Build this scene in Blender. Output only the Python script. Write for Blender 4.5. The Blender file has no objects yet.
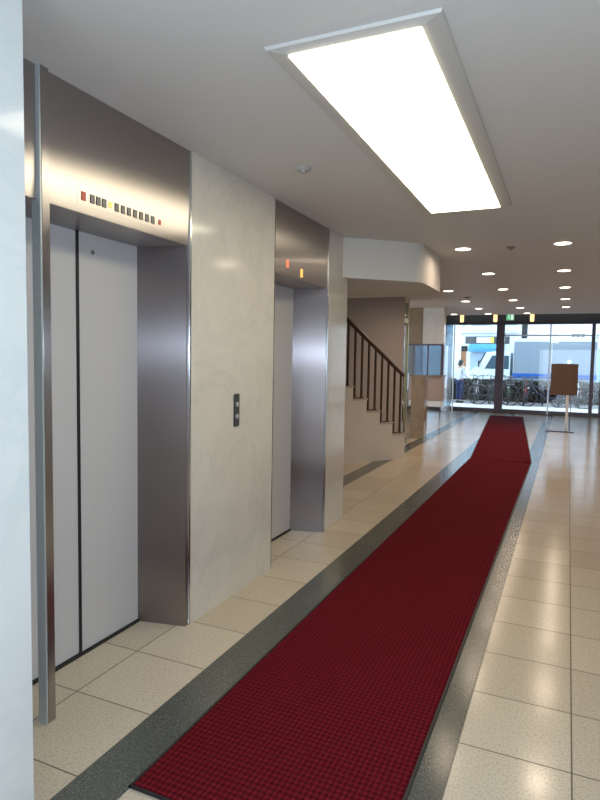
import bpy, bmesh, math, random
from mathutils import Vector, Matrix
random.seed(7)
S = bpy.context.scene
COL = S.collection

# ---------------------------------------------------------------- camera
YAW, PIT, ROL = 0.422, 0.0694, 0.017
fw = Vector((-math.sin(YAW)*math.cos(PIT), math.cos(YAW)*math.cos(PIT), -math.sin(PIT)))
r0 = Vector((math.cos(YAW), math.sin(YAW), 0)); u0 = r0.cross(fw)
rr = math.cos(ROL)*r0 + math.sin(ROL)*u0; uu = -math.sin(ROL)*r0 + math.cos(ROL)*u0
cd = bpy.data.cameras.new('camera'); cam = bpy.data.objects.new('camera', cd); COL.objects.link(cam)
cd.sensor_fit = 'VERTICAL'; cd.sensor_height = 36; cd.lens = 595.2/800*36
cd.clip_start = .02; cd.clip_end = 300
M4 = Matrix.Identity(4)
for i in range(3):
    M4[i][0] = rr[i]; M4[i][1] = uu[i]; M4[i][2] = -fw[i]
M4[2][3] = 1.47
cam.matrix_world = M4
S.camera = cam

# ---------------------------------------------------------------- exposure, world, lights
S.view_settings.view_transform = 'Standard'; S.view_settings.look = 'None'
S.view_settings.gamma = 1; S.view_settings.use_curve_mapping = False
S.view_settings.exposure = 0.0
W = bpy.data.worlds.new('world'); S.world = W; W.use_nodes = True
bg = W.node_tree.nodes['Background']
bg.inputs['Color'].default_value = (0.80, 0.90, 1.0, 1); bg.inputs['Strength'].default_value = 3.9

def area(name, loc, rot, sx, sy, power, col, shape='RECTANGLE', portal=False, spread=None, parent=None):
    l = bpy.data.lights.new(name, 'AREA'); l.shape = shape; l.size = sx
    if shape in ('RECTANGLE', 'ELLIPSE'): l.size_y = sy
    l.energy = power; l.color = col
    if spread: l.spread = spread
    o = bpy.data.objects.new(name, l); COL.objects.link(o); o.location = loc; o.rotation_euler = rot
    if parent: o.parent = parent
    if portal: l.cycles.is_portal = True
    return o
PI = math.pi
# bluish fill light added behind the photographer, standing in for unseen daylight
area('rear_fill', (0.0, -4.0, 1.25), (PI/2, 0, 0), 3.4, 2.0, 20, (0.62, 0.84, 1.0))
# the camera's own flash, the small light that streaks the brushed steel jambs
fl = bpy.data.lights.new('camera_flash', 'POINT'); fl.energy = 118.0; fl.shadow_soft_size = .02; fl.color = (.62, .79, 1)
fo = bpy.data.objects.new('camera_flash', fl); COL.objects.link(fo); fo.location = (.03, -.02, 1.53)

# ---------------------------------------------------------------- helpers
class MB:
    def __init__(s): s.bm = bmesh.new()
    def box(s, x0, x1, y0, y1, z0, z1, bev=0, mat=None):
        b = bmesh.new()
        bmesh.ops.create_cube(b, size=1)
        bmesh.ops.scale(b, vec=(x1-x0, y1-y0, z1-z0), verts=b.verts)
        bmesh.ops.translate(b, vec=((x0+x1)/2, (y0+y1)/2, (z0+z1)/2), verts=b.verts)
        if bev: bmesh.ops.bevel(b, geom=b.edges[:], offset=bev, segments=2, affect='EDGES')
        return s._merge(b, mat)
    def _merge(s, b, mat=None):
        if mat is not None: bmesh.ops.transform(b, matrix=mat, verts=b.verts)
        me = bpy.data.meshes.new('tmp'); b.to_mesh(me); b.free(); s.bm.from_mesh(me); bpy.data.meshes.remove(me)
        return s
    def prism(s, pts, z0, z1, mat=None):           # polygon in XY extruded along Z
        b = bmesh.new()
        lo = [b.verts.new((x, y, z0)) for x, y in pts]; hi = [b.verts.new((x, y, z1)) for x, y in pts]
        n = len(pts)
        b.faces.new(lo[::-1]); b.faces.new(hi)
        for i in range(n): b.faces.new((lo[i], lo[(i+1) % n], hi[(i+1) % n], hi[i]))
        bmesh.ops.recalc_face_normals(b, faces=b.faces)
        return s._merge(b, mat)
    def tube(s, pts, r, n=8, closed=False, cap=True):
        pts = [Vector(p) for p in pts]; b = bmesh.new(); rings = []
        N = len(pts); up = None
        for i, p in enumerate(pts):
            if closed: d = pts[(i+1) % N]-pts[i-1]
            else: d = pts[min(i+1, N-1)]-pts[max(i-1, 0)]
            d.normalize()
            if up is None:
                up = Vector((0, 0, 1)) if abs(d.z) < .9 else Vector((1, 0, 0))
            a = d.cross(up)
            if a.length < 1e-4: a = d.cross(Vector((0, 1, 0)))
            a.normalize(); c = a.cross(d).normalized(); up = c
            rad = r[i] if isinstance(r, (list, tuple)) else r
            rings.append([b.verts.new(p+(a*math.cos(t)+c*math.sin(t))*rad) for t in [2*PI*k/n for k in range(n)]])
        for i in range(N if closed else N-1):
            A, B = rings[i], rings[(i+1) % N]
            for k in range(n): b.faces.new((A[k], A[(k+1) % n], B[(k+1) % n], B[k]))
        if cap and not closed: b.faces.new(rings[0][::-1]); b.faces.new(rings[-1])
        bmesh.ops.recalc_face_normals(b, faces=b.faces)
        return s._merge(b)
    def lathe(s, prof, n=24, mat=None):           # profile (r,z) about Z
        b = bmesh.new(); rings = []
        for r, z in prof:
            rings.append([b.verts.new((r*math.cos(2*PI*k/n), r*math.sin(2*PI*k/n), z)) for k in range(n)])
        for i in range(len(prof)-1):
            for k in range(n): b.faces.new((rings[i][k], rings[i][(k+1) % n], rings[i+1][(k+1) % n], rings[i+1][k]))
        b.faces.new(rings[0][::-1]); b.faces.new(rings[-1])
        bmesh.ops.recalc_face_normals(b, faces=b.faces)
        return s._merge(b, mat)
    def blob(s, c, r, sub=1, jit=.0):
        b = bmesh.new(); bmesh.ops.create_icosphere(b, subdivisions=sub, radius=1)
        for v in b.verts: v.co *= 1+random.uniform(-jit, jit)
        bmesh.ops.scale(b, vec=r if isinstance(r, tuple) else (r, r, r), verts=b.verts)
        bmesh.ops.translate(b, vec=c, verts=b.verts)
        return s._merge(b)
    def build(s, name, m, parent=None, smooth=False, loc=None, bevel=0):
        me = bpy.data.meshes.new(name); s.bm.to_mesh(me); s.bm.free()
        me.materials.append(m)
        if smooth:
            for p in me.polygons: p.use_smooth = True
        o = bpy.data.objects.new(name, me); COL.objects.link(o)
        if parent: o.parent = parent
        if loc is not None: o.location = loc
        if bevel:
            md = o.modifiers.new('bevel', 'BEVEL'); md.width = bevel; md.segments = 2; md.limit_method = 'ANGLE'
        return o

def tag(o, label=None, cat=None, group=None, kind=None):
    if label: o['label'] = label
    if cat: o['category'] = cat
    if group: o['group'] = group
    if kind: o['kind'] = kind
    return o
def thing(name, label, cat, loc=(0, 0, 0), rz=0, group=None):
    o = bpy.data.objects.new(name, None); COL.objects.link(o); o.location = loc; o.rotation_euler = (0, 0, rz)
    o.empty_display_size = .1
    return tag(o, label, cat, group)
def struct(o): o['kind'] = 'structure'; return o
def copy_tree(o, parent=None):
    c = o.copy(); COL.objects.link(c)
    if parent: c.parent = parent
    for ch in [x for x in o.children]: copy_tree(ch, c)
    return c

# ---------------------------------------------------------------- materials
def nm(name):
    m = bpy.data.materials.new(name); m.use_nodes = True
    nt = m.node_tree; p = nt.nodes['Principled BSDF']
    return m, nt, p
def N(nt, t, **kw):
    n = nt.nodes.new(t)
    for k, v in kw.items(): setattr(n, k, v)
    return n
def mathn(nt, op, a, b=None, clamp=False):
    n = nt.nodes.new('ShaderNodeMath'); n.operation = op; n.use_clamp = clamp
    for i, v in enumerate((a, b)):
        if v is None: continue
        if isinstance(v, (int, float)): n.inputs[i].default_value = v
        else: nt.links.new(v, n.inputs[i])
    return n.outputs[0]
def ramp(nt, fac, stops):
    n = nt.nodes.new('ShaderNodeValToRGB'); nt.links.new(fac, n.inputs[0])
    e = n.color_ramp.elements
    while len(e) < len(stops): e.new(.5)
    for i, (p, c) in enumerate(stops): e[i].position = p; e[i].color = (*c, 1)
    return n.outputs[0]
def noise(nt, vec, scale, detail=3, rough=.5, dist=0):
    n = nt.nodes.new('ShaderNodeTexNoise'); n.inputs['Scale'].default_value = scale
    n.inputs['Detail'].default_value = detail; n.inputs['Roughness'].default_value = rough
    n.inputs['Distortion'].default_value = dist
    if vec is not None: nt.links.new(vec, n.inputs['Vector'])
    return n.outputs['Fac']
def mixc(nt, fac, a, b, mode='MIX'):
    n = nt.nodes.new('ShaderNodeMix'); n.data_type = 'RGBA'; n.blend_type = mode
    for i, v in ((0, fac), (6, a), (7, b)):
        if isinstance(v, (int, float)): n.inputs[i].default_value = v
        elif isinstance(v, tuple): n.inputs[i].default_value = (*v, 1)
        else: nt.links.new(v, n.inputs[i])
    return n.outputs[2]
def pos(nt): return nt.nodes.new('ShaderNodeNewGeometry').outputs['Position']
def simple(name, col, rough=.5, metal=0, emit=None, es=0, spec=.5, var=.06, vscale=9, coat=0):
    m, nt, p = nm(name)
    tc = nt.nodes.new('ShaderNodeTexCoord').outputs['Object']
    f = noise(nt, tc, vscale, 3)
    a = tuple(max(0, c*(1-var)) for c in col); b = tuple(min(1, c*(1+var)) for c in col)
    nt.links.new(mixc(nt, f, a, b), p.inputs['Base Color'])
    p.inputs['Roughness'].default_value = rough; p.inputs['Metallic'].default_value = metal
    p.inputs['Specular IOR Level'].default_value = spec; p.inputs['Coat Weight'].default_value = coat
    p.inputs['Coat Roughness'].default_value = .08
    if emit: p.inputs['Emission Color'].default_value = (*emit, 1); p.inputs['Emission Strength'].default_value = es
    return m

def tile_mat(name, ox, oy=1.50, T=.40):
    m, nt, p = nm(name); P = pos(nt)
    sp = nt.nodes.new('ShaderNodeSeparateXYZ'); nt.links.new(P, sp.inputs[0])
    def cell(v, o):
        u = mathn(nt, 'DIVIDE', mathn(nt, 'SUBTRACT', v, o), T)
        fr = mathn(nt, 'FRACT', mathn(nt, 'ADD', u, 100.0))
        d = mathn(nt, 'MINIMUM', fr, mathn(nt, 'SUBTRACT', 1.0, fr))
        return mathn(nt, 'FLOOR', u), d
    cx, dx = cell(sp.outputs[0], ox); cy, dy = cell(sp.outputs[1], oy)
    d = mathn(nt, 'MINIMUM', dx, dy)
    joint = mathn(nt, 'LESS_THAN', d, .0075)
    cb = nt.nodes.new('ShaderNodeCombineXYZ'); nt.links.new(cx, cb.inputs[0]); nt.links.new(cy, cb.inputs[1])
    wn = nt.nodes.new('ShaderNodeTexWhiteNoise'); nt.links.new(cb.outputs[0], wn.inputs['Vector'])
    base = mixc(nt, wn.outputs['Value'], (.53, .455, .345), (.61, .53, .41))
    sf = noise(nt, P, 100, 3, .7)
    speck = ramp(nt, sf, [(.34, (.70, .68, .66)), (.52, (1, 1, 1)), (.72, (1.0, 1.0, 1.0))])
    c = mixc(nt, 1.0, base, speck, 'MULTIPLY')
    c = mixc(nt, mathn(nt, 'MULTIPLY', noise(nt, P, 5, 4), .25), c, (.50, .42, .33))
    c = mixc(nt, joint, c, (.15, .12, .09))
    nt.links.new(c, p.inputs['Base Color'])
    rg = mathn(nt, 'ADD', mathn(nt, 'MULTIPLY', noise(nt, P, 9, 3), .10), .12)
    p.inputs['Specular IOR Level'].default_value = .32
    nt.links.new(mathn(nt, 'ADD', rg, mathn(nt, 'MULTIPLY', joint, .5)), p.inputs['Roughness'])
    bmp = nt.nodes.new('ShaderNodeBump'); bmp.inputs['Strength'].default_value = .25; bmp.inputs['Distance'].default_value = .002
    nt.links.new(mathn(nt, 'SUBTRACT', 1.0, joint), bmp.inputs['Height']); nt.links.new(bmp.outputs[0], p.inputs['Normal'])
    return m
def granite_mat():
    m, nt, p = nm('dark_granite'); P = pos(nt)
    a = ramp(nt, noise(nt, P, 170, 2, .6), [(.35, (.027, .030, .027)), (.52, (.085, .09, .078)), (.68, (.23, .235, .205))])
    nt.links.new(mixc(nt, noise(nt, P, 6, 3), a, (.075, .078, .062)), p.inputs['Base Color'])
    p.inputs['Roughness'].default_value = .18
    return m
def marble_mat(name, c0, c1, vein, rough=.12):
    m, nt, p = nm(name); P = pos(nt)
    mp = nt.nodes.new('ShaderNodeMapping'); nt.links.new(P, mp.inputs[0]); mp.inputs['Rotation'].default_value = (.5, .3, .4)
    f1 = noise(nt, mp.outputs[0], 1.9, 8, .65, .8)
    d = mathn(nt, 'ABSOLUTE', mathn(nt, 'SUBTRACT', f1, .5))
    v = mathn(nt, 'SUBTRACT', 1.0, mathn(nt, 'MULTIPLY', d, 22.0), True)
    f2 = noise(nt, mp.outputs[0], 3.5, 6, .6, .6)
    c = mixc(nt, f2, c0, c1)
    c = mixc(nt, mathn(nt, 'MULTIPLY', v, mathn(nt, 'MULTIPLY', noise(nt, P, 2.3, 3), .38)), c, vein)
    nt.links.new(c, p.inputs['Base Color']); p.inputs['Roughness'].default_value = rough
    return m
def steel_mat(name, col, rough=.3, aniso=.75, streak=True):
    m, nt, p = nm(name)
    g = nt.nodes.new('ShaderNodeNewGeometry')
    cr = nt.nodes.new('ShaderNodeVectorMath'); cr.operation = 'CROSS_PRODUCT'
    nt.links.new(g.outputs['Normal'], cr.inputs[0]); cr.inputs[1].default_value = (0.02, 0, 1)
    nt.links.new(cr.outputs[0], p.inputs['Tangent'])
    mp = nt.nodes.new('ShaderNodeMapping'); nt.links.new(g.outputs['Position'], mp.inputs[0])
    mp.inputs['Scale'].default_value = (300, 300, 3)
    f = noise(nt, mp.outputs[0], 1, 2)
    nt.links.new(mixc(nt, f, tuple(c*.93 for c in col), tuple(min(1, c*1.05) for c in col)), p.inputs['Base Color'])
    p.inputs['Metallic'].default_value = 1
    p.inputs['Roughness'].default_value = rough; p.inputs['Anisotropic'].default_value = aniso
    return m
def rug_mat(name, rot, ox, oy):
    m, nt, p = nm(name)
    tc = nt.nodes.new('ShaderNodeTexCoord').outputs['Object']
    sp = nt.nodes.new('ShaderNodeSeparateXYZ'); nt.links.new(tc, sp.inputs[0])
    k = 2*PI/.042
    a = mathn(nt, 'SINE', mathn(nt, 'MULTIPLY', mathn(nt, 'ADD', sp.outputs[0], mathn(nt, 'MULTIPLY', sp.outputs[1], .8)), k))
    b = mathn(nt, 'SINE', mathn(nt, 'MULTIPLY', mathn(nt, 'SUBTRACT', sp.outputs[0], mathn(nt, 'MULTIPLY', sp.outputs[1], .8)), k))
    h = mathn(nt, 'ADD', mathn(nt, 'MULTIPLY', mathn(nt, 'MULTIPLY', a, b), .5), .5)
    fib = noise(nt, tc, 420, 2)
    c = mixc(nt, h, (.055, .003, .007), (.19, .013, .019))  # tuft hollows darker in colour, painting in the shading of the pile
    c = mixc(nt, mathn(nt, 'MULTIPLY', fib, .35), c, (.05, .003, .006))
    nt.links.new(c, p.inputs['Base Color'])
    p.inputs['Roughness'].default_value = .95; p.inputs['Specular IOR Level'].default_value = .04
    p.inputs['Sheen Weight'].default_value = 0
    bmp = nt.nodes.new('ShaderNodeBump'); bmp.inputs['Strength'].default_value = .9; bmp.inputs['Distance'].default_value = .006
    nt.links.new(mathn(nt, 'ADD', h, mathn(nt, 'MULTIPLY', fib, .3)), bmp.inputs['Height']); nt.links.new(bmp.outputs[0], p.inputs['Normal'])
    return m
def glass_mat(name, tint=(.86, .93, .97), refl=.05):
    m, nt, p = nm(name); out = nt.nodes['Material Output']
    tr = nt.nodes.new('ShaderNodeBsdfTransparent'); tr.inputs[0].default_value = (*tint, 1)
    gl = nt.nodes.new('ShaderNodeBsdfGlossy'); gl.inputs['Roughness'].default_value = .02
    fr = nt.nodes.new('ShaderNodeFresnel'); fr.inputs[0].default_value = 1.45
    mx = nt.nodes.new('ShaderNodeMixShader')
    f = mathn(nt, 'ADD', fr.outputs[0], refl-.04, True)
    nt.links.new(f, mx.inputs[0]); nt.links.new(tr.outputs[0], mx.inputs[1]); nt.links.new(gl.outputs[0], mx.inputs[2])
    nt.links.new(mx.outputs[0], out.inputs['Surface']); nt.nodes.remove(p)
    return m
def wood_mat(name, c0, c1, rough=.35):
    m, nt, p = nm(name)
    tc = nt.nodes.new('ShaderNodeTexCoord').outputs['Object']
    mp = nt.nodes.new('ShaderNodeMapping'); nt.links.new(tc, mp.inputs[0]); mp.inputs['Scale'].default_value = (14, 14, 1.2)
    nt.links.new(mixc(nt, noise(nt, mp.outputs[0], 3, 6, .6, 1), c0, c1), p.inputs['Base Color'])
    p.inputs['Roughness'].default_value = rough
    return m

m_tileL = tile_mat('beige_floor_tile', -1.50); m_tileR = tile_mat('beige_floor_tile_offset', .075, 1.472)
m_gran = granite_mat()
m_marb = marble_mat('cream_marble', (.60, .565, .51), (.69, .655, .60), (.42, .41, .38))
m_marbw = marble_mat('white_marble', (.64, .665, .66), (.71, .73, .725), (.49, .54, .56), .10)
m_ceil = simple('ceiling_paint', (.66, .635, .62), .5, var=.015, vscale=2, spec=.25)
m_wall = simple('white_wall_paint', (.62, .60, .57), .7, var=.02, vscale=3)
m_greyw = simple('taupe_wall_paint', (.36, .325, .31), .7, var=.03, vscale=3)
m_dark = simple('dark_lobby_ceiling', (.09, .065, .06), .8, var=.05, spec=.2)
m_steel = steel_mat('brushed_steel', (.44, .405, .395), .28, 1.0)
m_steel_shaded = steel_mat('brushed_steel_shaded', (.33, .295, .30), .28, 1.0)  # same steel as the header, darkened to paint in the jamb's dim reflections
m_trim = steel_mat('polished_steel_trim', (.60, .62, .62), .16, .2)
m_door = simple('elevator_door_enamel', (.56, .55, .56), .35, var=.02, vscale=3, spec=.5)
m_black = simple('black_rubber', (.012, .012, .013), .55)
m_rug1 = rug_mat('red_waffle_carpet', 0, 0, 0)
m_lens = simple('light_lens', (.9, .88, .8), .5, emit=(1, .90, .66), es=7.5, var=0)
m_frame = simple('lamp_frame', (.55, .53, .50), .45, var=.02)
m_dl = simple('downlight_lens', (.9, .85, .75), .5, emit=(1, .90, .72), es=9, var=0)
m_warm = simple('warm_lamp_glass', (.9, .7, .45), .5, emit=(1, .62, .28), es=1.7, var=0)
m_white = simple('white_plastic', (.75, .75, .74), .4)
m_grey = simple('grey_plastic', (.22, .21, .21), .4)
m_handrail = wood_mat('dark_brown_handrail', (.035, .018, .012), (.07, .035, .022))
m_balu = simple('bronze_baluster', (.075, .048, .036), .45, .3)
m_stair = simple('stair_plaster', (.60, .56, .50), .6, var=.03, vscale=4)
m_tread = simple('stair_tread_stone', (.42, .37, .31), .3, var=.12, vscale=30)
m_bstone = marble_mat('brown_stone', (.20, .14, .09), (.34, .24, .15), (.10, .06, .04), .15)
m_pink = marble_mat('pinkish_granite', (.36, .27, .24), (.46, .35, .31), (.25, .18, .17), .2)
m_brass = simple('aged_brass_frame', (.50, .40, .22), .3, .85)
m_glass = glass_mat('clear_glass'); m_glassb = glass_mat('bluish_glass', (.46, .57, .64), .2)
m_mull = simple('dark_bronze_mullion', (.10, .075, .095), .35, .4)
m_alu = simple('silver_aluminium', (.55, .57, .60), .3, .7)
m_boardw = wood_mat('brown_board', (.085, .042, .016), (.15, .075, .032), .5)
m_chrome = simple('chrome', (.75, .78, .82), .12, 1.0)

# ---------------------------------------------------------------- floor
CH = 2.54
def slab(name, x0, x1, y0, y1, z0, z1, m, bev=0):
    return struct(MB().box(x0, x1, y0, y1, z0, z1, bev).build(name, m))
slab('floor', -6.2, -1.30, -4.2, 18.30, -.12, 0, m_tileL)
slab('floor', -1.30, 3.6, -4.2, 18.30, -.12, 0, m_tileR)
slab('trim_1', -1.50, -1.30, -4.1, 18.1, 0, .0012, m_gran)
slab('trim_2', -.525, -.325, -4.1, 18.1, 0, .0012, m_gran)
slab('trim_3', -2.52, -2.32, 5.15, 18.1, 0, .0012, m_gran)
# dark threshold with door track and the mat well in front of the street doors
m_thresh = simple('threshold_bronze', (.085, .06, .04), .35, .5)
slab('trim_4', -6.2, 3.6, 18.10, 18.42, .0, .018, m_thresh)

# ---------------------------------------------------------------- ceiling
struct(MB().box(-6.2, 3.6, -4.2, 14.25, CH, CH+.25).build('ceiling', m_ceil))
struct(MB().box(-6.2, 3.6, 14.25, 19.0, 2.60, CH+.25).build('ceiling', m_dark))

# ---------------------------------------------------------------- walls
slab('wall_left', -2.0, -1.45, -4.2, 1.275, 0, CH, m_marbw, .006)
slab('wall_left', -2.6, -1.84, 2.66, 3.645, 0, CH, m_marb)
slab('wall_left', -2.6, -1.85, 4.645, 5.13, 0, CH, m_marb, .004)
slab('wall_left', -2.75, -2.16, 1.262, 5.05, 0, CH, m_wall)
slab('wall_right', 3.4, 3.6, -4.2, 18.3, 0, 2.6, m_marb)
# unseen back wall; opening added to let daylight in behind the photographer
slab('wall_back', -6.2, -1.8, -4.4, -4.2, 0, CH, m_marb)
slab('wall_back', 1.8, 3.6, -4.4, -4.2, 0, CH, m_marb)
slab('wall_back', -1.8, 1.8, -4.4, -4.2, 2.3, CH, m_marb)
# wall behind the stair, far left walls of the wider lobby
def wall_seg(name, a, b, th, z0, z1, m):
    a = Vector(a); b = Vector(b); d = (b-a).normalized(); n = Vector((-d.y, d.x))*th
    return struct(MB().prism([a, b, b+n, a+n], z0, z1).build(name, m))
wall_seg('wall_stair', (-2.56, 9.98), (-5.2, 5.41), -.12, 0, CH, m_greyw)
slab('wall_left', -5.2, -2.75, 5.0, 5.12, 0, CH, m_greyw)
slab('wall_left', -6.2, -6.0, 9.5, 18.3, 0, 2.6, m_wall)
slab('wall_far', -6.2, -4.40, 18.15, 18.3, 0, 2.60, m_marb)

# bulkhead over the stair foot
pts = [(-1.86, 4.98), (-1.36, 5.42)]
cx, cy, R = -1.50, 5.62, .24
for k in range(7):
    t = -PI/4 + (PI/4)*k/6
    pts.append((cx+R*math.cos(t), cy+R*math.sin(t)))
pts += [(-1.26, 6.30)]
for k in range(1, 7):
    t = (PI/2)*k/6; pts.append((-1.66+.40*math.cos(t), 6.30+.40*math.sin(t)))
pts += [(-5.2, 6.70), (-5.2, 5.12), (-1.86, 5.12)]
struct(MB().prism(pts, 2.19, CH).build('wall_bulkhead', m_wall))

# ---------------------------------------------------------------- elevators
X0 = -1.85; XB = -2.12
m_ind = simple('indicator_window_dark', (.055, .055, .06), .25)
m_red = simple('indicator_red', (.25, .02, .015), .3, emit=(1, .08, .04), es=.22, var=0)
m_amb = simple('indicator_amber', (.9, .5, .12), .3, emit=(1, .52, .12), es=1.1, var=0)
m_redlit = simple('indicator_red_lit', (.8, .2, .1), .3, emit=(1, .22, .10), es=.9, var=0)
m_numeral = simple('indicator_numeral_grey', (.32, .33, .34), .4)
m_postlit = simple('post_lit_steel', (.50, .54, .54), .35, .4, var=.02)  # pale colour paints in the light caught by the post's front face
def elevator(label, y0, y1, hy0, nearer):
    L = y1-y0; ym = (y0+y1)/2 if not nearer else 2.15
    t = thing('elevator', label, 'elevator', (X0, ym, 0), 0, None)
    T = Matrix.Translation((-X0, -ym, 0))
    def P(name, mb, m, **k): 
        bmesh.ops.transform(mb.bm, matrix=T, verts=mb.bm.verts)
        return mb.build(name, m, k.pop('parent', t), **k)
    P('header', MB().box(XB-.03, X0+.004, hy0, y1+.018, 2.05, CH, .002), m_steel)
    # right jamb, slightly splayed
    P('jamb', MB().prism([(X0+.004, y1-.008), (X0+.004, y1+.018), (XB-.03, y1+.018), (XB-.03, y1-.075)], 0, 2.05), m_steel_shaded)
    P('jamb', MB().prism([(X0+.004, y0-.03), (X0+.004, y0), (XB-.03, y0+.02), (XB-.03, y0-.03)], 0, 2.05), m_steel)
    P('frame_trim', MB().box(X0-.02, X0+.012, y1+.012, y1+.028, 0, CH, .002), m_trim)
    if not nearer:
        P('frame_trim', MB().box(X0-.02, X0+.010, y0-.022, y0-.008, 0, CH, .002), m_trim)
    dm = ym+.005
    d1 = P('door_panel', MB().box(XB-.03, XB-.004, y0+.01, dm-.012, .012, 2.05, .003), m_door)
    d2 = P('door_panel', MB().box(XB-.03, XB, dm, y1-.06, .012, 2.05, .003), m_door)
    P('door_gap_shade', MB().box(XB-.028, XB+.002, dm-.014, dm, .012, 2.05), m_black)  # black strip stands in for the shade between the offset panels
    P('door_track', MB().box(XB-.03, XB+.012, y0, y1-.05, 0, .012), m_black)
    if nearer:
        P('screw', MB().lathe([(.012, 0), (.010, .006)], 10, Matrix.Translation((XB, 2.245, 1.965)) @ Matrix.Rotation(PI/2, 4, 'Y')), m_grey)
    # floor indicator: one lit square among dark ones between two red lamps
    ys = [1.905, 1.955, 1.99, 2.025, 2.062, 2.103, 2.143, 2.183, 2.225, 2.267, 2.310, 2.352, 2.405]
    off = y0-1.60 if not nearer else 0
    if nearer:
        plate = P('indicator', MB().box(X0+.004, X0+.0048, 1.875, 2.43, 2.085, 2.16, .0008), m_steel)
        for i, y in enumerate(ys):
            w = .013; z0 = 2.102; z1 = 2.138
            mm = m_ind
            if i == 0: mm = m_red; w = .012
            if i == 4: mm = m_amb; w = .010; z0, z1 = 2.11, 2.135
            if i == 12: mm = m_red; w = .009; z0, z1 = 2.108, 2.132
            P('indicator_window', MB().box(X0+.0045, X0+.008, y-w, y+w, z0, z1, .001), mm, parent=plate)
    else:
        plate = P('indicator', MB().box(X0+.004, X0+.006, 3.72, 4.36, 2.10, 2.175, .0008), m_steel)
        P('indicator_window', MB().box(X0+.005, X0+.010, 3.835, 3.865, 2.112, 2.165, .001), m_redlit, parent=plate)
        P('indicator_window', MB().box(X0+.005, X0+.010, 4.08, 4.112, 2.075, 2.135, .001), m_amb, parent=plate)
    if nearer:
        P('post_lit_face', MB().box(-1.872, -1.828, 1.668, 1.6765, 0, CH, .001), m_postlit)
        P('post', MB().box(-1.872, -1.828, 1.6765, 1.715, 0, CH, .002), m_steel)
    return t
elevator('nearer brushed steel elevator with closed pale doors and a row of floor indicator squares', 1.54, 2.64, 1.30, True)
elevator('farther brushed steel elevator beyond the marble wall panel and call buttons', 3.66, 4.62, 3.645, False)

# call button plate
t = thing('call_button_panel', 'dark call button plate with two buttons on the marble wall between the elevators', 'button panel', (-1.84, 3.146, 1.15))
MB().box(0, .008, -.032, .032, -.10, .10, .006).build('plate', m_ind, t)
for z in (.034, -.040):
    MB().lathe([(.016, 0), (.016, .004), (.011, .007)], 20, Matrix.Translation((.008, 0, z)) @ Matrix.Rotation(PI/2, 4, 'Y')).build('button', m_alu, t)

# ---------------------------------------------------------------- ceiling light panel
t = thing('ceiling_light', 'large glowing rectangular ceiling light panel above the red carpet', 'ceiling light', (-.70, 3.12, CH))
b = bmesh.new()
o_ = [(-.305, -1.235), (.305, -1.235), (.305, 1.205), (-.305, 1.205)]
i_ = [(-.235, -1.19), (.232, -1.19), (.232, 1.18), (-.235, 1.18)]
vo = [b.verts.new((x, y, -.001)) for x, y in o_]; v2 = [b.verts.new((x*.985, y*.997, -.012)) for x, y in o_]; vi = [b.verts.new((x, y, -.020)) for x, y in i_]
for k in range(4):
    j = (k+1) % 4
    b.faces.new((vo[k], vo[j], v2[j], v2[k])); b.faces.new((v2[k], v2[j], vi[j], vi[k]))
b.faces.new(vo)
bmesh.ops.recalc_face_normals(b, faces=b.faces)
mb = MB(); mb._merge(b); mb.build('frame', m_frame, t)
MB().box(-.234, .231, -1.189, 1.179, -.026, -.018, .002).build('diffuser', m_lens, t)

# ---------------------------------------------------------------- downlights
def make_dl():
    t = thing('downlight', 'x', 'downlight', (0, 0, CH), 0, 'round recessed downlights in the ceiling')
    MB().lathe([(.086, 0), (.088, -.003), (.086, -.006), (.072, -.006), (.070, -.003)], 28).build('rim', m_white, t)
    MB().lathe([(.070, -.001), (.070, -.004), (.064, -.006)], 28).build('lens', m_dl, t)
    return t
dls = []
rowY = {5.88: [-.965, -.093], 7.60: [-.935, -.093], 9.28: [-1.72, -.925, -.093], 10.95: [-1.72, -.92, -.093], 12.50: [-1.70, -.912, -.093], 13.90: [-2.43, -1.68, -.87]}
ordn = ['nearest', 'second', 'third', 'fourth', 'fifth', 'farthest']
first = make_dl(); n = 0
colname = lambda x: 'right' if x > -.3 else ('middle' if x > -1.2 else ('left' if x > -2 else 'outermost left'))
seen = {}
for y, xs in rowY.items():
    for x in xs:
        c = colname(x); seen.setdefault(c, []).append((x, y))
tot = {k: len(v) for k, v in seen.items()}
for c, lst in seen.items():
    for k, (x, y) in enumerate(lst):
        o = first if n == 0 else copy_tree(first); n += 1
        o.location = (x, y, CH)
        if tot[c] == 1: lb = 'round recessed downlight farthest left, beside the service counter end of the lobby'
        else: lb = f'round recessed downlight, {ordn[k] if k < tot[c]-1 else "farthest"} from the viewer in the {c} row'
        o['label'] = lb
        l = bpy.data.objects.get('dlamp')
        a = area('downlight_lamp', (x, y, CH-.03), (0, 0, 0), .15, .15, 3.3, (1, .78, .58), shape='DISK', spread=2.9)
        a.parent = o; a.location = (0, 0, -.02)

# small ceiling fittings
def fitting(name, label, cat, x, y, r, m, prof=None):
    o = MB().lathe(prof or [(r, 0), (r, -.008), (r*.8, -.014), (r*.35, -.016), (r*.3, -.03), (r*.1, -.032)], 24).build(name, m, None, True, (x, y, CH))
    return tag(o, label, cat)
m_fit = simple('sprinkler_grey', (.42, .40, .39), .45)
fitting('sprinkler_head', 'small grey sprinkler disc on the ceiling left of the glowing panel', 'sprinkler', -1.41, 3.13, .045, m_fit)
fitting('smoke_detector', 'small dark round detector on the ceiling just beyond the glowing panel', 'smoke detector', -.536, 5.93, .04, m_grey)
fitting('sprinkler_head', 'small sprinkler disc on the far ceiling between the left downlights', 'sprinkler', -1.573, 10.256, .06, m_fit)

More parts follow.
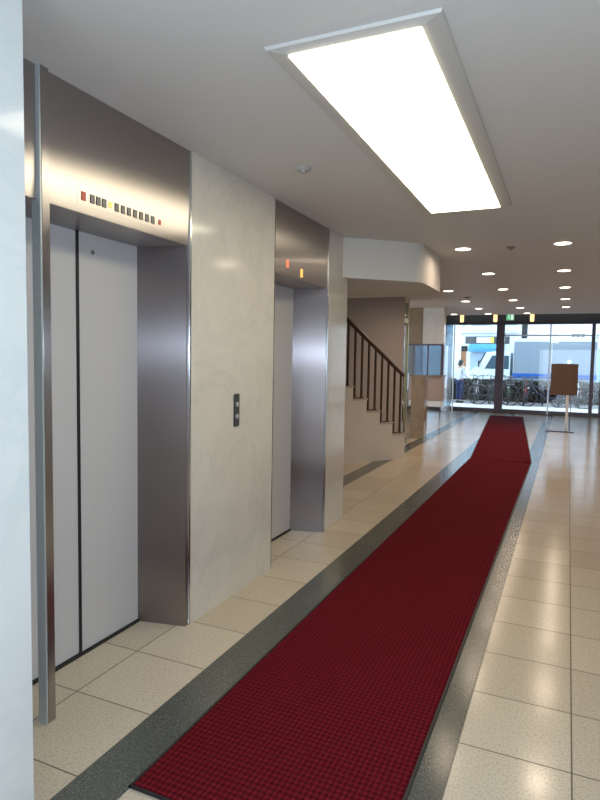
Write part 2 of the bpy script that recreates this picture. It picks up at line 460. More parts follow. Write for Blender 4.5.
# warm pendant lamps near the street front
lab = ['left of the three warm pendant lamps near the street front', 'middle of the three warm pendant lamps, beside the thick dark column', 'right of the three warm pendant lamps, over the white truck']
p0 = thing('pendant_lamp', lab[0], 'pendant lamp', (-2.36, 14.6, 2.60), 0, 'warm pendant lamps near the street front')
MB().lathe([(.036, 0), (.036, -.01), (.03, -.02)], 16).build('canopy', m_mull, p0)
MB().lathe([(.034, -.02), (.044, -.03), (.044, -.185), (.034, -.20)], 16).build('lamp_shade', m_warm, p0, True)
for x, l in ((-1.60, lab[1]), (-.80, lab[2])):
    o = copy_tree(p0); o.location.x = x; o['label'] = l
t = thing('exit_sign', 'small green and white running figure exit sign hanging from the dark ceiling', 'exit sign', (-1.27, 14.6, 2.60))
MB().box(-.09, .09, -.02, .02, -.17, -.01, .004).build('housing', m_white, t)
m_exitg = simple('exit_green', (.02, .35, .12), .4, emit=(.05, .6, .22), es=.6, var=0)
m_exitw = simple('exit_white', (.8, .9, .85), .4, emit=(.8, 1, .9), es=.8, var=0)
MB().box(-.082, .082, -.024, -.02, -.162, -.018).build('sign_face', m_exitg, t)
mb = MB(); mb.box(.012, .066, -.026, -.024, -.155, -.03)
mb.build('doorway_mark', m_exitw, t)
mb = MB()
mb.lathe([(.011, 0), (.011, .002)], 12, Matrix.Translation((-.028, -.024, -.045)) @ Matrix.Rotation(PI/2, 4, 'X'))
for a_, b_ in (((-.03, -.06), (-.04, -.10)), ((-.04, -.10), (-.015, -.12)), ((-.015, -.12), (-.02, -.15)), ((-.04, -.10), (-.055, -.125)), ((-.055, -.125), (-.075, -.13)), ((-.03, -.065), (-.008, -.085)), ((-.03, -.065), (-.055, -.08)), ):
    mb.tube([(a_[0], -.0255, a_[1]), (b_[0], -.0255, b_[1])], .006, 6)
mb.build('running_figure', m_exitw, t)

# ---------------------------------------------------------------- staircase
A = Vector((-2.2, 8.77, 0)); d = Vector((-.502, -.865, 0)).normalized(); nn = Vector((-d.y, d.x, 0))
if nn.x > 0: nn = -nn
st = thing('staircase', 'white plastered staircase with dark handrail climbing left behind the second elevator', 'staircase', A)
NS = 9; TR = .26; RI = .18; WID = .86
prof = [(0, 0), (0, .36)]
for k in range(NS):
    prof += [((k+1)*TR, .36+k*RI)]
    if k < NS-1: prof += [((k+1)*TR, .36+(k+1)*RI)]
prof += [(NS*TR, 1.35), (.9*TR*5+.1, 0)]
prof = prof[:-1] + [(NS*TR, .0)]
def stair_map(s_, z, w): v = d*s_+nn*w; return (v.x, v.y, z)
b = bmesh.new()
f0 = [b.verts.new(stair_map(s_, z, 0)) for s_, z in prof]; f1 = [b.verts.new(stair_map(s_, z, WID)) for s_, z in prof]
b.faces.new(f0); b.faces.new(f1[::-1])
for i in range(len(prof)):
    j = (i+1) % len(prof); b.faces.new((f0[i], f1[i], f1[j], f0[j]))
bmesh.ops.recalc_face_normals(b, faces=b.faces)
mb = MB(); mb._merge(b); mb.build('stair_body', m_stair, st)
RM = Matrix(((d.x, nn.x, 0, 0), (d.y, nn.y, 0, 0), (0, 0, 1, 0), (0, 0, 0, 1)))
for k in range(NS):
    MB().box(k*TR-.018, (k+1)*TR-.001, -.012, WID, .36+k*RI, .36+k*RI+.022, .004, RM).build('tread', m_tread, st)
hr0 = .36+.87-.05
slope = RI/TR
rl = MB()
hs, he = .02, NS*TR+.1
b = bmesh.new(); sec = [(-.028, -.02), (.028, -.02), (.034, .005), (.024, .026), (-.024, .026), (-.034, .005)]
for s_ in (hs, he):
    for w, h in sec: b.verts.new(stair_map(s_, hr0+.055+slope*s_+h, .05+w))
b.verts.ensure_lookup_table(); q = len(sec)
b.faces.new([b.verts[i] for i in range(q)][::-1]); b.faces.new([b.verts[q+i] for i in range(q)])
for i in range(q): b.faces.new((b.verts[i], b.verts[(i+1) % q], b.verts[q+(i+1) % q], b.verts[q+i]))
bmesh.ops.recalc_face_normals(b, faces=b.faces)
rl._merge(b); rail = rl.build('handrail', m_handrail, st)
for k in range(NS):
    for fr in (.25, .75):
        s_ = (k+fr)*TR; zb = .36+k*RI+.02; zt = hr0+.055+slope*s_-.018
        MB().box(s_-.013, s_+.013, .037, .063, zb, zt, .003, RM).build('baluster', m_balu, rail)
    MB().box(k*TR+.03, (k+1)*TR-.03, .030, .070, .36+k*RI+.02, .36+k*RI+.036, .002, RM).build('shoe_rail', m_balu, rail)
# sloping underside of the flight above
b = MB(); 
b.prism([(-1.0, 0), (3.4, 0), (3.4, .14), (-1.0, .14)], -.95, 0)
bm_ = b.bm
uf = b.build('upper_flight', m_stair, st)
uf.parent = st
dd = Vector((d.x, d.y, 0))
# the upper flight rises back towards the street, out of sight above the bulkhead
base = nn*1.05 + d*1.1 + Vector((0, 0, 2.62))
ax = (-d*.82 + Vector((0, 0, .57))).normalized()
ax = (d*.86 + Vector((0, 0, -.02))).normalized()
up_ = Vector((0, 0, 1)); sd = nn
uf.matrix_local = Matrix(((ax.x, up_.x*1, sd.x, base.x), (ax.y, up_.y, sd.y, base.y), (ax.z, up_.z, sd.z, base.z), (0, 0, 0, 1)))

# ---------------------------------------------------------------- service booth on the left
bt = thing('reception_booth', 'reception booth of brown stone, granite counter and glass left of the street front', 'booth', (-2.6, 12.0, 0))
bt_off = Matrix.Translation((2.6, -12.0, 0))
def BP(name, mb, m, parent=None, **k):
    bmesh.ops.transform(mb.bm, matrix=bt_off, verts=mb.bm.verts); return mb.build(name, m, parent or bt, **k)
BP('pier', MB().box(-2.70, -2.44, 11.15, 11.42, 0, 1.17, .006), m_bstone)
BP('counter', MB().box(-3.0, -2.30, 12.1, 12.36, .66, 1.15, .01), m_pink)
BP('counter_top', MB().box(-3.05, -2.28, 12.05, 12.40, 1.15, 1.18, .006), m_bstone)
BP('skirting', MB().box(-2.98, -2.32, 12.12, 12.34, .54, .66, .004), m_white)
BP('upper_panel', MB().box(-2.72, -2.30, 12.08, 12.3, 1.81, CH, .004), m_marb)
BP('side_panel', MB().box(-3.40, -2.725, 12.09, 12.3, 1.81, CH, .004), m_bstone)
wf = MB()
wf.box(-3.05, -2.30, 12.10, 12.14, 1.78, 1.82); wf.box(-2.34, -2.29, 12.08, 12.14, 1.18, 1.80); wf.box(-3.05, -3.01, 12.10, 12.14, 1.18, 1.80); wf.box(-2.62, -2.595, 12.10, 12.14, 1.18, 1.80)
f_ = BP('window_frame', wf, m_mull)
BP('pane', MB().box(-3.0, -2.34, 12.115, 12.123, 1.18, 1.80), m_glassb, f_)
BP('side_pane', MB().box(-2.32, -2.312, 12.14, 12.3, 1.18, 1.80), m_glassb, f_)
# glazed side door between the stair wall and the booth
dr = thing('door_1', None, None, (-2.62, 10.1, 0)); del_ = dr; dr['kind'] = 'structure'
def DP(name, mb, m, **k):
    bmesh.ops.transform(mb.bm, matrix=Matrix.Translation((2.62, -10.1, 0)), verts=mb.bm.verts); return mb.build(name, m, dr, **k)
mb = MB()
for y in (10.0, 10.40): mb.box(-2.66, -2.60, y, y+.045, 0, CH)
mb.box(-2.66, -2.60, 10.0, 10.445, 2.12, 2.20); mb.box(-2.66, -2.60, 10.0, 10.445, 0, .10); mb.box(-2.66, -2.60, 10.0, 10.445, 2.48, CH)
DP('door_frame', mb, m_brass)
DP('pane', MB().box(-2.634, -2.626, 10.04, 10.40, .1, 2.5), m_glassb)
DP('handle', MB().tube([(-2.60, 10.34, .95), (-2.56, 10.34, .95), (-2.56, 10.34, 1.25), (-2.60, 10.34, 1.25)], .012), m_chrome)

# ---------------------------------------------------------------- street front
YF = 18.2
wn = thing('window_1', None, None, (-1, YF, 0)); wn['kind'] = 'structure'
def WP(name, mb, m, **k):
    bmesh.ops.transform(mb.bm, matrix=Matrix.Translation((1, -YF, 0)), verts=mb.bm.verts); return mb.build(name, m, wn, **k)
WP('mullion', MB().box(-1.935, -1.715, YF-.08, YF+.12, 0, 2.60, .01), m_mull)
WP('mullion', MB().box(-.51, -.472, YF-.04, YF+.04, 0, 2.60, .004), m_alu)
WP('mullion', MB().box(.55, .64, YF-.08, YF+.08, 0, 2.60, .01), m_mull)
WP('mullion', MB().box(.80, 1.02, YF-.08, YF+.08, 0, 2.60, .01), m_mull)
WP('mullion', MB().box(-3.44, -3.38, YF-.05, YF+.05, 0, 2.60, .004), m_alu)
WP('mullion', MB().box(-4.40, -4.32, YF-.05, YF+.05, 0, 2.60, .004), m_mull)
WP('mullion', MB().box(2.3, 2.38, YF-.05, YF+.05, 0, 2.60, .004), m_mull)
WP('head_rail', MB().box(-4.4, 3.4, YF-.05, YF+.06, 2.55, 2.60, .004), m_mull)
WP('transom', MB().box(-1.715, .55, YF-.03, YF+.03, 2.22, 2.26, .004), m_alu)
WP('bottom_rail', MB().box(-4.4, 3.4, YF-.03, YF+.03, .018, .11, .004), m_mull)
for a_, b_ in ((-4.32, -3.44), (-3.38, -1.935), (-1.715, -.51), (-.472, .55), (.64, .80), (1.02, 2.3), (2.38, 3.4)):
    WP('pane', MB().box(a_, b_, YF-.006, YF+.006, .06, 2.55), m_glass if a_ > -3.4 else m_glassb)
# bluish inner glass screen beside the doors
s_ = thing('glass_screen', 'bluish glass screen panel at the left end of the street front', 'glass screen', (-3.16, 17.3, 0))
MB().box(-.16, .13, -.006, .006, .03, 2.50).build('pane', m_glassb, s_)
MB().box(-.19, -.16, -.03, .03, 0, 2.52, .004).build('post', m_mull, s_)
MB().box(.16, .19, -.03, .03, 0, 2.52, .004).build('post', m_alu, s_)

# ---------------------------------------------------------------- sign stand
t = thing('sign_stand', 'brown rectangular board on a white stand before the glass street front', 'sign stand', (-.115, 13.9, 0))
MB().box(-.285, .285, -.13, .13, 0, .022, .006).build('base', m_mull, t)
MB().box(.10, .155, -.02, .02, .02, .82, .004).build('pole', m_white, t)
MB().box(.185, .20, .01, .03, .02, .82, .002).build('pole', m_mull, t)
MB().box(-.215, .305, -.035, -.01, .79, 1.45, .004).build('board', m_boardw, t)
MB().box(-.22, .31, -.012, .005, .785, 1.455, .004).build('backing_frame', m_mull, t)

# ---------------------------------------------------------------- carpets
def rug(name, label, c, L, wid, rz, m, near=True):
    t = thing(name, label, 'carpet runner', (c[0], c[1], .002), rz)
    e = .013
    MB().box(-wid/2+e-.001, wid/2-e+.001, -L/2+(e if near else 0), L/2-e, .001, .010, .002).build('pile', m, t)
    mb = MB()
    mb.box(-wid/2, -wid/2+e, -L/2, L/2, 0, .0075, .002); mb.box(wid/2-e, wid/2, -L/2, L/2, 0, .0075, .002)
    if near: mb.box(-wid/2, wid/2, -L/2, -L/2+e, 0, .0075, .002)
    mb.box(-wid/2, wid/2, L/2-e, L/2, 0, .0075, .002)
    mb.build('border', m_black, t); return t
rug('carpet_runner', 'long dark red waffle carpet runner with black edge in the foreground', (-.867, 5.36), 7.66, .875, 0, m_rug1)
# the far runner is laid slightly askew
a0 = Vector((-.86, 9.215)); a1 = Vector((-1.475, 17.0)); dv = a1-a0
rug('carpet_runner', 'farther dark red carpet runner veering left towards the street doors', ((a0+a1)/2), dv.length, .875, math.atan2(dv.y, dv.x)-PI/2, m_rug1, False)

# ================================================================ outdoors
m_pave = simple('pale_pavement', (.62, .62, .60), .8, var=.08, vscale=3)
m_road = simple('asphalt', (.12, .12, .125), .85, var=.2, vscale=20)
slab('ground', -25, 20, 18.30, 21.45, -.14, -.005, m_pave)
slab('ground', -25, 20, 21.45, 24.2, -.14, -.005, simple('grey_kerbside_paving', (.20, .20, .205), .85, var=.15, vscale=10))
slab('road', -25, 20, 24.2, 34.0, -.3, -.12, m_road)
slab('ground', -25, 20, 34.0, 60, -.14, -.005, m_pave)
# hedge behind the bicycles
def leafy(name, label, cat, x0, x1, y0, y1, z0, z1, m, n):
    b = bmesh.new()
    for i in range(n):
        c = Vector((random.uniform(x0, x1), random.uniform(y0, y1), random.uniform(z0, z1)))
        a = Vector([random.uniform(-1, 1) for _ in range(3)]).normalized()*.06; q = a.orthogonal().normalized()*.035
        v = [b.verts.new(c+a), b.verts.new(c+q), b.verts.new(c-a), b.verts.new(c-q)]; b.faces.new(v)
    t = thing(name, label, cat, ((x0+x1)/2, (y0+y1)/2, z0)); mb = MB(); mb._merge(b)
    bmesh.ops.translate(mb.bm, vec=(-(x0+x1)/2, -(y0+y1)/2, -z0), verts=mb.bm.verts)
    mb.build('foliage', m, t)
    w, h, dpt = (x1-x0)/2, z1-z0, (y1-y0)/2
    tr = MB()
    for k in range(int(w*2/.35)):
        x = -w+.17+k*.35
        tr.tube([(x, 0, 0), (x+.03, .02, h*.5), (x-.02, 0, h*.85)], .014, 6)
    tr.build('stems', m_stem, t)
    return t
m_leaf = simple('hedge_leaf', (.007, .014, .008), .6, var=.5, vscale=8); m_stem = simple('hedge_stem', (.08, .05, .03), .8)
leafy('hedge', 'low dark green hedge between the parked bicycles and the road', 'hedge', -4.6, 1.5, 23.45, 23.85, -.02, .80, m_leaf, 9500)

# bicycles
m_tyre = simple('tyre_rubber', (.02, .02, .022), .7); m_spoke = simple('spoke_steel', (.10, .10, .11), .35, .8)
fcols = {'silver': simple('bicycle_silver', (.55, .57, .60), .3, .6), 'navy': simple('bicycle_navy', (.02, .03, .10), .3), 'black': simple('bicycle_black', (.02, .02, .022), .3), 'red': simple('bicycle_red', (.30, .03, .03), .3), 'white': simple('bicycle_white', (.7, .72, .72), .3), 'green': simple('bicycle_green', (.03, .14, .09), .3)}
m_basket = simple('basket_wire', (.10, .10, .11), .4, .5); m_saddle = simple('saddle_vinyl', (.03, .025, .025), .5)
def bicycle(col):
    t = thing('bicycle', 'x', 'bicycle', (0, 0, 0), 0, 'bicycles parked along the kerb'); R = .33; fm = fcols[col]
    for x in (-.52, .52):
        mb = MB(); mb.tube([(x+R*math.cos(a), 0, R+R*math.sin(a)) for a in [2*PI*k/28 for k in range(28)]], .020, 8, True)
        w = mb.build('wheel', m_tyre, t, True)
        mb = MB()
        for k in range(14):
            a = 2*PI*k/14; mb.tube([(x, .02*(-1)**k, R), (x+R*.95*math.cos(a), 0, R+R*.95*math.sin(a))], .0025, 4)
        mb.tube([(x, -.04, R), (x, .04, R)], .018, 10)
        mb.build('spokes', m_spoke, w)
        mb = MB(); mb.tube([(x+(R+.035)*math.cos(a), 0, R+(R+.035)*math.sin(a)) for a in [PI*(.10+.75*k/12) if x < 0 else PI*(.2+.6*k/12) for k in range(13)]], .012, 6)
        mb.build('mudguard', m_spoke, t)
    mb = MB(); bb = (-.08, 0, .29); hd = (.36, 0, .80); hb = (.39, 0, .62); se = (-.20, 0, .70)
    for a, c in ((bb, hb), (se, bb), ((-.17, 0, .60), (.37, 0, .70)), (hd, hb), ((-.52, .05, R), bb), ((-.52, -.05, R), bb), ((-.52, .05, R), se), ((-.52, -.05, R), se), (hb, (.52, .05, R)), (hb, (.52, -.05, R))): mb.tube([a, c], .015, 8)
    mb.build('frame', fm, t, True)
    mb = MB(); mb.tube([(.24, -.24, .98), (.30, -.2, 1.0), (.36, -.06, .95), (.36, .06, .95), (.30, .2, 1.0), (.24, .24, .98)], .012, 8); mb.tube([(.36, 0, .95), hd], .014, 8)
    h = mb.build('handlebar', m_spoke, t, True)
    for s in (-1, 1): MB().tube([(.17, .25*s, .965), (.25, .238*s, .98)], .018, 8).build('grip', m_tyre, h)
    mb = MB(); mb.blob((-.24, 0, .86), (.14, .09, .035), 2); mb.blob((-.12, 0, .86), (.10, .035, .025), 2); mb.build('saddle', m_saddle, t, True)
    MB().tube([(-.22, 0, .85), se], .013, 8).build('seat_post', m_spoke, t)
    mb = MB()
    for z, s in ((.72, .8), (.82, .9), (.95, 1)):
        mb.tube([(.40, -.17*s, z), (.66, -.17*s, z), (.66, .17*s, z), (.40, .17*s, z)], .006, 4, True)
    for x, y in [(.40, -.17), (.49, -.17), (.58, -.17), (.66, -.17), (.66, -.06), (.66, .06), (.66, .17), (.58, .17), (.49, .17), (.40, .17), (.40, .06), (.40, -.06)]:
        mb.tube([(.53+(x-.53)*.8, y*.8, .72), (x, y, .95)], .005, 4)
    mb.box(.42, .64, -.13, .13, .715, .722); mb.build('basket', m_basket, t)
    mb = MB(); mb.tube([(-.08, -.06, .29), (-.08, .06, .29)], .05, 12); mb.tube([(-.08, .06, .29), (.02, .07, .16), (.02, .13, .16)], .01, 6); mb.tube([(-.08, -.06, .29), (-.18, -.07, .42), (-.18, -.13, .42)], .01, 6)
    mb.build('crank', m_spoke, t)
    mb = MB(); mb.tube([(-.64, -.06, .70), (-.25, -.06, .68)], .006, 5); mb.tube([(-.64, .06, .70), (-.25, .06, .68)], .006, 5); mb.tube([(-.60, 0, .70), (-.52, .05, R)], .006, 5)
    mb.tube([(-.64, -.06, .70), (-.64, .06, .70)], .006, 5); mb.build('rear_rack', m_spoke, t)
    MB().blob((.47, 0, .63), .035, 2).build('headlamp', m_white, t, True)
    MB().box(-.60, -.57, -.02, .02, .52, .56).build('rear_reflector', m_red, t)
    return t
protos = {}
bk = [(-4.30, 'navy', 84), (-3.02, 'silver', 94), (-2.46, 'black', 86), (-1.90, 'green', 94), (-1.34, 'red', 88), (-.78, 'black', 95), (-.22, 'navy', 86), (.34, 'white', 94)]
wh = ['at the far left beside the person', 'just right of the person', 'just left of the thick dark column foot', 'just right of the thick dark column foot', 'below the left part of the cargo box stripe', 'at the thin silver mullion', 'behind the brown board', 'right of the brown board by the dark post']
for (x, c, a), w in zip(bk, wh):
    if c not in protos: protos[c] = o = bicycle(c)
    else: o = copy_tree(protos[c])
    o.location = (x, 22.35, -.005); o.rotation_euler = (random.uniform(-.02, .02), 0, math.radians(90+(a-90)*.6))
    o['label'] = f'{c} bicycle with front basket parked {w}'

for x, c, a, w in ((-2.55, 'black', 3, 'at the front left of the thick dark column'), (-.80, 'navy', 181, 'at the front by the thin silver mullion'), (1.12, 'black', 2, 'at the front far right')):
    o = copy_tree(protos[c]); o.location = (x*.9, 21.35, -.005); o.rotation_euler = (.03, 0, math.radians(a)); o['label'] = f'{c} bicycle seen from its side, parked {w}'
# person among the bicycles
def skin_fig(name, pts, edges, rad, m, parent, root=0):
    me = bpy.data.meshes.new(name); me.from_pydata(pts, edges, []); me.materials.append(m)
    o = bpy.data.objects.new(name, me); COL.objects.link(o); o.parent = parent
    sk = o.modifiers.new('skin', 'SKIN')
    for i, v in enumerate(me.skin_vertices[0].data if me.skin_vertices else []): pass
    bpy.context.view_layer.objects.active = o
    if not me.skin_vertices:
        bpy.context.view_layer.update()
    sv = me.skin_vertices[0].data
    for i, r in enumerate(rad):
        sv[i].radius = (r, r) if not isinstance(r, tuple) else r
    sv[root].use_root = True
    sb = o.modifiers.new('sub', 'SUBSURF'); sb.levels = 1; sb.render_levels = 2
    for p in me.polygons: p.use_smooth = True
    return o
m_skin = simple('skin', (.50, .32, .23), .5); m_hair = simple('black_hair', (.015, .012, .012), .5)
m_top = simple('pale_jacket', (.66, .70, .74), .8); m_trou = simple('navy_trousers', (.02, .025, .09), .8); m_shoe = simple('dark_shoes', (.02, .02, .02), .5)
pr = thing('person', 'person in a pale jacket and navy trousers standing at the left bicycles', 'person', (-3.52, 21.75, -.005), math.radians(55))
K = 1.52/1.62
def sc(p): return tuple(c*K for c in p)
# skeleton: facing +X, left = +Y
bp = [(0, 0, .86), (0, 0, 1.0), (.02, 0, 1.18), (.03, 0, 1.34), (.045, 0, 1.42), (.06, 0, 1.49), (.065, 0, 1.56),
      (0, .09, .80), (.05, .10, .46), (-.02, .10, .08), (.10, .11, .03), (0, -.09, .80), (.01, -.10, .46), (-.06, -.10, .08), (.06, -.11, .03),
      (.02, .17, 1.31), (.02, .21, 1.07), (.18, .17, .92), (.02, -.17, 1.31), (.05, -.21, 1.07), (.22, -.14, .96)]
be = [(0, 1), (1, 2), (2, 3), (3, 4), (4, 5), (5, 6), (0, 7), (7, 8), (8, 9), (9, 10), (0, 11), (11, 12), (12, 13), (13, 14), (3, 15), (15, 16), (16, 17), (3, 18), (18, 19), (19, 20)]
br = [.115, .105, .12, .10, .05, .075, .07, .08, .055, .038, .035, .08, .055, .038, .035, .05, .038, .028, .05, .038, .028]
body = skin_fig('body', [sc(p) for p in bp], be, [r*K for r in br], m_skin, pr)
jp = [(0, 0, .84), (0, 0, 1.0), (.02, 0, 1.18), (.03, 0, 1.34), (.04, 0, 1.39), (.02, .17, 1.31), (.02, .21, 1.07), (.16, .175, .94), (.02, -.17, 1.31), (.05, -.21, 1.07), (.20, -.15, .975)]
skin_fig('jacket', [sc(p) for p in jp], [(0, 1), (1, 2), (2, 3), (3, 4), (3, 5), (5, 6), (6, 7), (3, 8), (8, 9), (9, 10)], [r*K for r in (.15, .13, .14, .12, .065, .066, .052, .042, .066, .052, .042)], m_top, pr)
tp = [(0, 0, .88), (0, .09, .80), (.05, .10, .46), (-.02, .10, .10), (0, -.09, .80), (.01, -.10, .46), (-.06, -.10, .10)]
skin_fig('trousers', [sc(p) for p in tp], [(0, 1), (1, 2), (2, 3), (0, 4), (4, 5), (5, 6)], [r*K for r in (.125, .095, .07, .055, .095, .07, .055)], m_trou, pr)
mb = MB()
for y, x in ((.10, .03), (-.10, -.01)): mb.blob((x*K+.02, y*K, .04), (.13, .05, .045), 2)
mb.build('shoes', m_shoe, pr, True)
mb = MB(); mb.blob((.04*K, 0, 1.545*K), (.095, .088, .095), 3); mb.blob((-.02, 0, 1.47*K), (.06, .075, .08), 2)
mb.build('hair', m_hair, pr, True)
mb = MB(); mb.blob((.085*K+.005, 0, 1.515*K), (.078, .070, .095), 3); mb.blob((.155, 0, 1.505*K), (.018, .012, .02), 1)
mb.blob((.06, .075, 1.50*K), (.015, .01, .025), 1); mb.blob((.06, -.075, 1.50*K), (.015, .01, .025), 1)
mb.build('face', m_skin, pr, True)
mb = MB()
for s in (-1, 1): mb.blob((.146, .028*s, 1.522*K), (.008, .011, .006), 1)
mb.build('eyes', m_hair, pr)
MB().blob((.150, 0, 1.465*K), (.006, .022, .006), 1).build('mouth', simple('lips', (.35, .10, .09), .5), pr)
for s in (-1, 1):
    mb = MB(); w = Vector(sc((.18, .17, .92) if s > 0 else (.22, -.14, .96)))
    mb.blob(w+Vector((.04, 0, -.005)), (.045, .034, .016), 2)
    for k in range(4):
        yy = (-.024+.016*k); ln = (.055, .065, .07, .06)[k]
        mb.tube([w+Vector((.07, yy, -.005)), w+Vector((.07+ln*.6, yy, -.015)), w+Vector((.07+ln*.8, yy, -.04))], [.009, .008, .006], 6)
    mb.tube([w+Vector((.02, -.025*s, 0)), w+Vector((.05, -.05*s, -.01)), w+Vector((.08, -.052*s, -.02))], [.011, .009, .007], 6)
    mb.build('hand', m_skin, pr, True)

# white truck
m_tw = simple('truck_white_paint', (.72, .80, .84), .3, coat=.4, var=.02); m_tb = simple('cargo_box_grey', (.23, .28, .34), .4, var=.03)
m_stripe = simple('truck_blue_stripe', (.005, .10, .42), .7, spec=.2); m_twin = simple('vehicle_window_glass', (.05, .09, .12), .08, spec=.8)
tr = thing('delivery_truck', 'white delivery truck with grey cargo box and blue stripe on the road', 'truck', (-.65, 29.0, -.12))
c = MB().box(-1.60, 1.75, -.95, .95, .62, 2.62, .02).build('cargo_box', m_tb, tr)
MB().box(-1.61, 1.76, -.965, -.95, .90, 1.10).build('stripe', m_stripe, c)
MB().box(-1.62, 1.77, -.97, .97, 2.50, 2.64, .01).build('top_rail', m_tw, c)
for x in (-1.60, -.05, 1.72): MB().box(x-.0, x+.04, -.965, -.95, 1.12, 2.50).build('panel_seam', m_alu, c)
b = MB(); prof = [(-1.72, .42), (-1.72, 2.02), (-2.05, 2.10), (-2.75, 2.02), (-3.05, 1.45), (-3.42, 1.18), (-3.50, .80), (-3.48, .42)]
def cabmap(p, y0, y1):
    q = MB(); RX = Matrix.Rotation(PI/2, 4, 'X'); q.prism([(x, z) for x, z in p], -y1, -y0, RX); return q
cabo = cabmap(prof, -.88, .88).build('cab', m_tw, tr, bevel=.03)
cabmap([(-1.78, 1.28), (-1.78, 1.88), (-2.50, 1.88), (-2.82, 1.28)], -.895, -.86).build('side_window', m_twin, cabo)
cabmap([(-1.98, 1.33), (-1.98, 1.84), (-2.05, 1.84), (-2.05, 1.33)], -.90, -.89).build('quarter_window', m_alu, cabo)
cabmap([(-2.82, 1.97), (-3.10, 1.47), (-3.12, 1.49), (-2.84, 1.99)], -.78, .78).build('windscreen', m_twin, cabo)
MB().box(-2.35, -2.20, -.90, -.885, 1.08, 1.12).build('door_handle', m_black, cabo)
MB().box(-3.56, -3.40, -.86, .86, .30, .52, .02).build('bumper', m_grey, tr)
MB().box(-3.50, 1.70, -.40, .40, .40, .62).build('chassis', m_black, tr)
for y in (-.98, .98): MB().box(-3.10, -3.04, y-.04, y+.06, 1.35, 1.65, .01).build('wing_mirror', m_black, tr)
for x in (-2.75, .95):
    for y in (-.82, .82):
        q = Matrix.Translation((x, y, .36)) @ Matrix.Rotation(PI/2, 4, 'X')
        w = MB().lathe([(.22, -.11), (.34, -.11), (.36, -.07), (.36, .07), (.34, .11), (.22, .11)], 28, q).build('wheel', m_tyre, tr, True)
        MB().lathe([(.05, -.12), (.21, -.115), (.21, .115), (.05, .12)], 20, q).build('hub', m_alu, w)

# street sign with dark cap and orange-brown panel
t = thing('street_sign', 'narrow orange-brown street sign with a dark cap behind the person', 'street sign', (-3.92, 24.9, -.12))
MB().tube([(0, .03, 0), (0, .03, 2.1)], .025, 10).build('pole', m_grey, t)
MB().box(-.10, .12, -.03, .03, 1.38, 2.0, .005).build('sign_panel', simple('orange_brown_sign', (.45, .20, .08), .5, var=.3, vscale=6), t)
MB().box(-.16, .16, -.04, .04, 2.0, 2.22, .005).build('cap', m_black, t)
# bright white pillar outside, left
t = tag(MB().box(-4.40, -3.98, 24.3, 24.7, -.12, 3.6, .01).build('pillar', simple('white_pillar_paint', (.85, .87, .88), .6)), 'bright white outdoor pillar left of the person', 'pillar')
# utility pole
t = thing('utility_pole', 'short dark pole piece rising above the cargo box of the truck', 'pole', (-2.05, 31.5, -.12))
MB().tube([(0, 0, 0), (0, 0, 6.5)], .13, 14).build('pole', m_black, t, True)
MB().box(-.5, .5, -.05, .05, 5.6, 5.7).build('crossarm', m_grey, t)

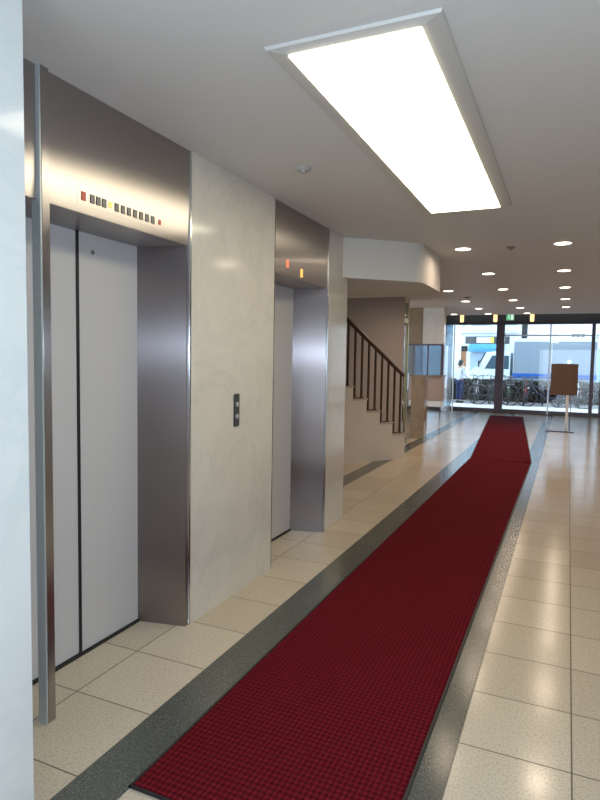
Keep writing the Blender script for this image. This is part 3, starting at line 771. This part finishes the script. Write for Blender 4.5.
# buildings across the street
m_bw = simple('building_white_tile', (.78, .84, .90), .6, var=.04); m_bp = simple('building_pink_white', (.82, .74, .74), .6, var=.05)
m_awn = simple('sky_blue_awning', (.10, .42, .80), .6); m_shw = simple('shop_window_glass', (.30, .42, .52), .1, spec=.8)
t = thing('building', 'pale shop building with a sky blue awning across the street', 'building', (-5.5, 36.5, 0))
MB().box(-4.5, 2.9, -.0, 8, 0, 9).build('wall', m_bw, t)
for k in range(5):
    w = MB().box(-4.2+k*1.45, -3.1+k*1.45, -.04, .01, .4, 2.0, .01).build('window', m_shw, t)
for k in range(5):
    w = MB().box(-4.2+k*1.45, -3.1+k*1.45, -.04, .01, 3.6, 4.8, .01).build('window', m_shw, t)
b = MB(); RX = Matrix.Rotation(PI/2, 4, 'Z') @ Matrix.Rotation(PI/2, 4, 'X')
b.prism([(-.02, 2.72), (-.9, 2.22), (-.9, 2.06), (-.02, 2.06)], 0.15, 1.95, RX)
b.build('awning', m_awn, t)
MB().box(-4.5, 2.9, -.12, 0, 3.15, 3.35).build('cornice', m_alu, t)
t2 = thing('shop_sign', 'dark shop sign band with a white and yellow centre above the blue awning', 'sign', (-4.2, 35.2, 2.48))
MB().box(-1.25, 1.15, -.08, .08, 0, .42, .01).build('sign_board', m_ind, t2)
MB().box(-.62, .30, -.10, -.08, .06, .36).build('white_panel', simple('sign_white', (.9, .9, .85), .5), t2)
MB().box(.12, .32, -.11, -.09, .05, .37).build('yellow_panel', simple('sign_yellow', (.80, .78, .12), .5), t2)
MB().box(-1.1, -1.02, .08, 1.1, .12, .2).build('bracket', m_grey, t2); MB().box(.9, .98, .08, 1.1, .12, .2).build('bracket', m_grey, t2)
t = thing('building', 'pinkish white building with grey sign lettering behind the truck', 'building', (2.3, 38.0, 0))
MB().box(-4.6, 9, 0, 8, 0, 9).build('wall', m_bp, t)
for k in range(6): MB().box(-4.2+k*1.6, -3.1+k*1.6, -.04, .01, 4.0, 5.2, .01).build('window', m_shw, t)
MB().box(-4.5, -3.2, -.05, 0, .2, 2.3, .01).build('shop_front', m_shw, t)
MB().box(-2.9, 6.0, -.05, 0, .2, 2.3, .01).build('shop_front', m_shw, t)
s = MB().box(-3.0, 1.2, -.12, 0, 2.75, 3.55, .01).build('sign_board', simple('sign_board_white', (.86, .84, .84), .6), t)
mb = MB()
for x in (-2.2, -1.95, -1.70): mb.box(x, x+.18, -.14, -.12, 3.10, 3.16); mb.box(x, x+.18, -.14, -.12, 2.98, 3.03); mb.box(x+.07, x+.11, -.14, -.12, 2.95, 3.18)
for x in (-1.20, -.95, -.70): mb.box(x, x+.2, -.14, -.12, 3.02+(x+1.2)*.2, 3.07+(x+1.2)*.2); mb.box(x+.08, x+.13, -.14, -.12, 2.90, 3.12); mb.box(x, x+.16, -.14, -.12, 2.90, 2.94)
mb.build('lettering', simple('sign_letter_grey', (.25, .28, .28), .5), s)
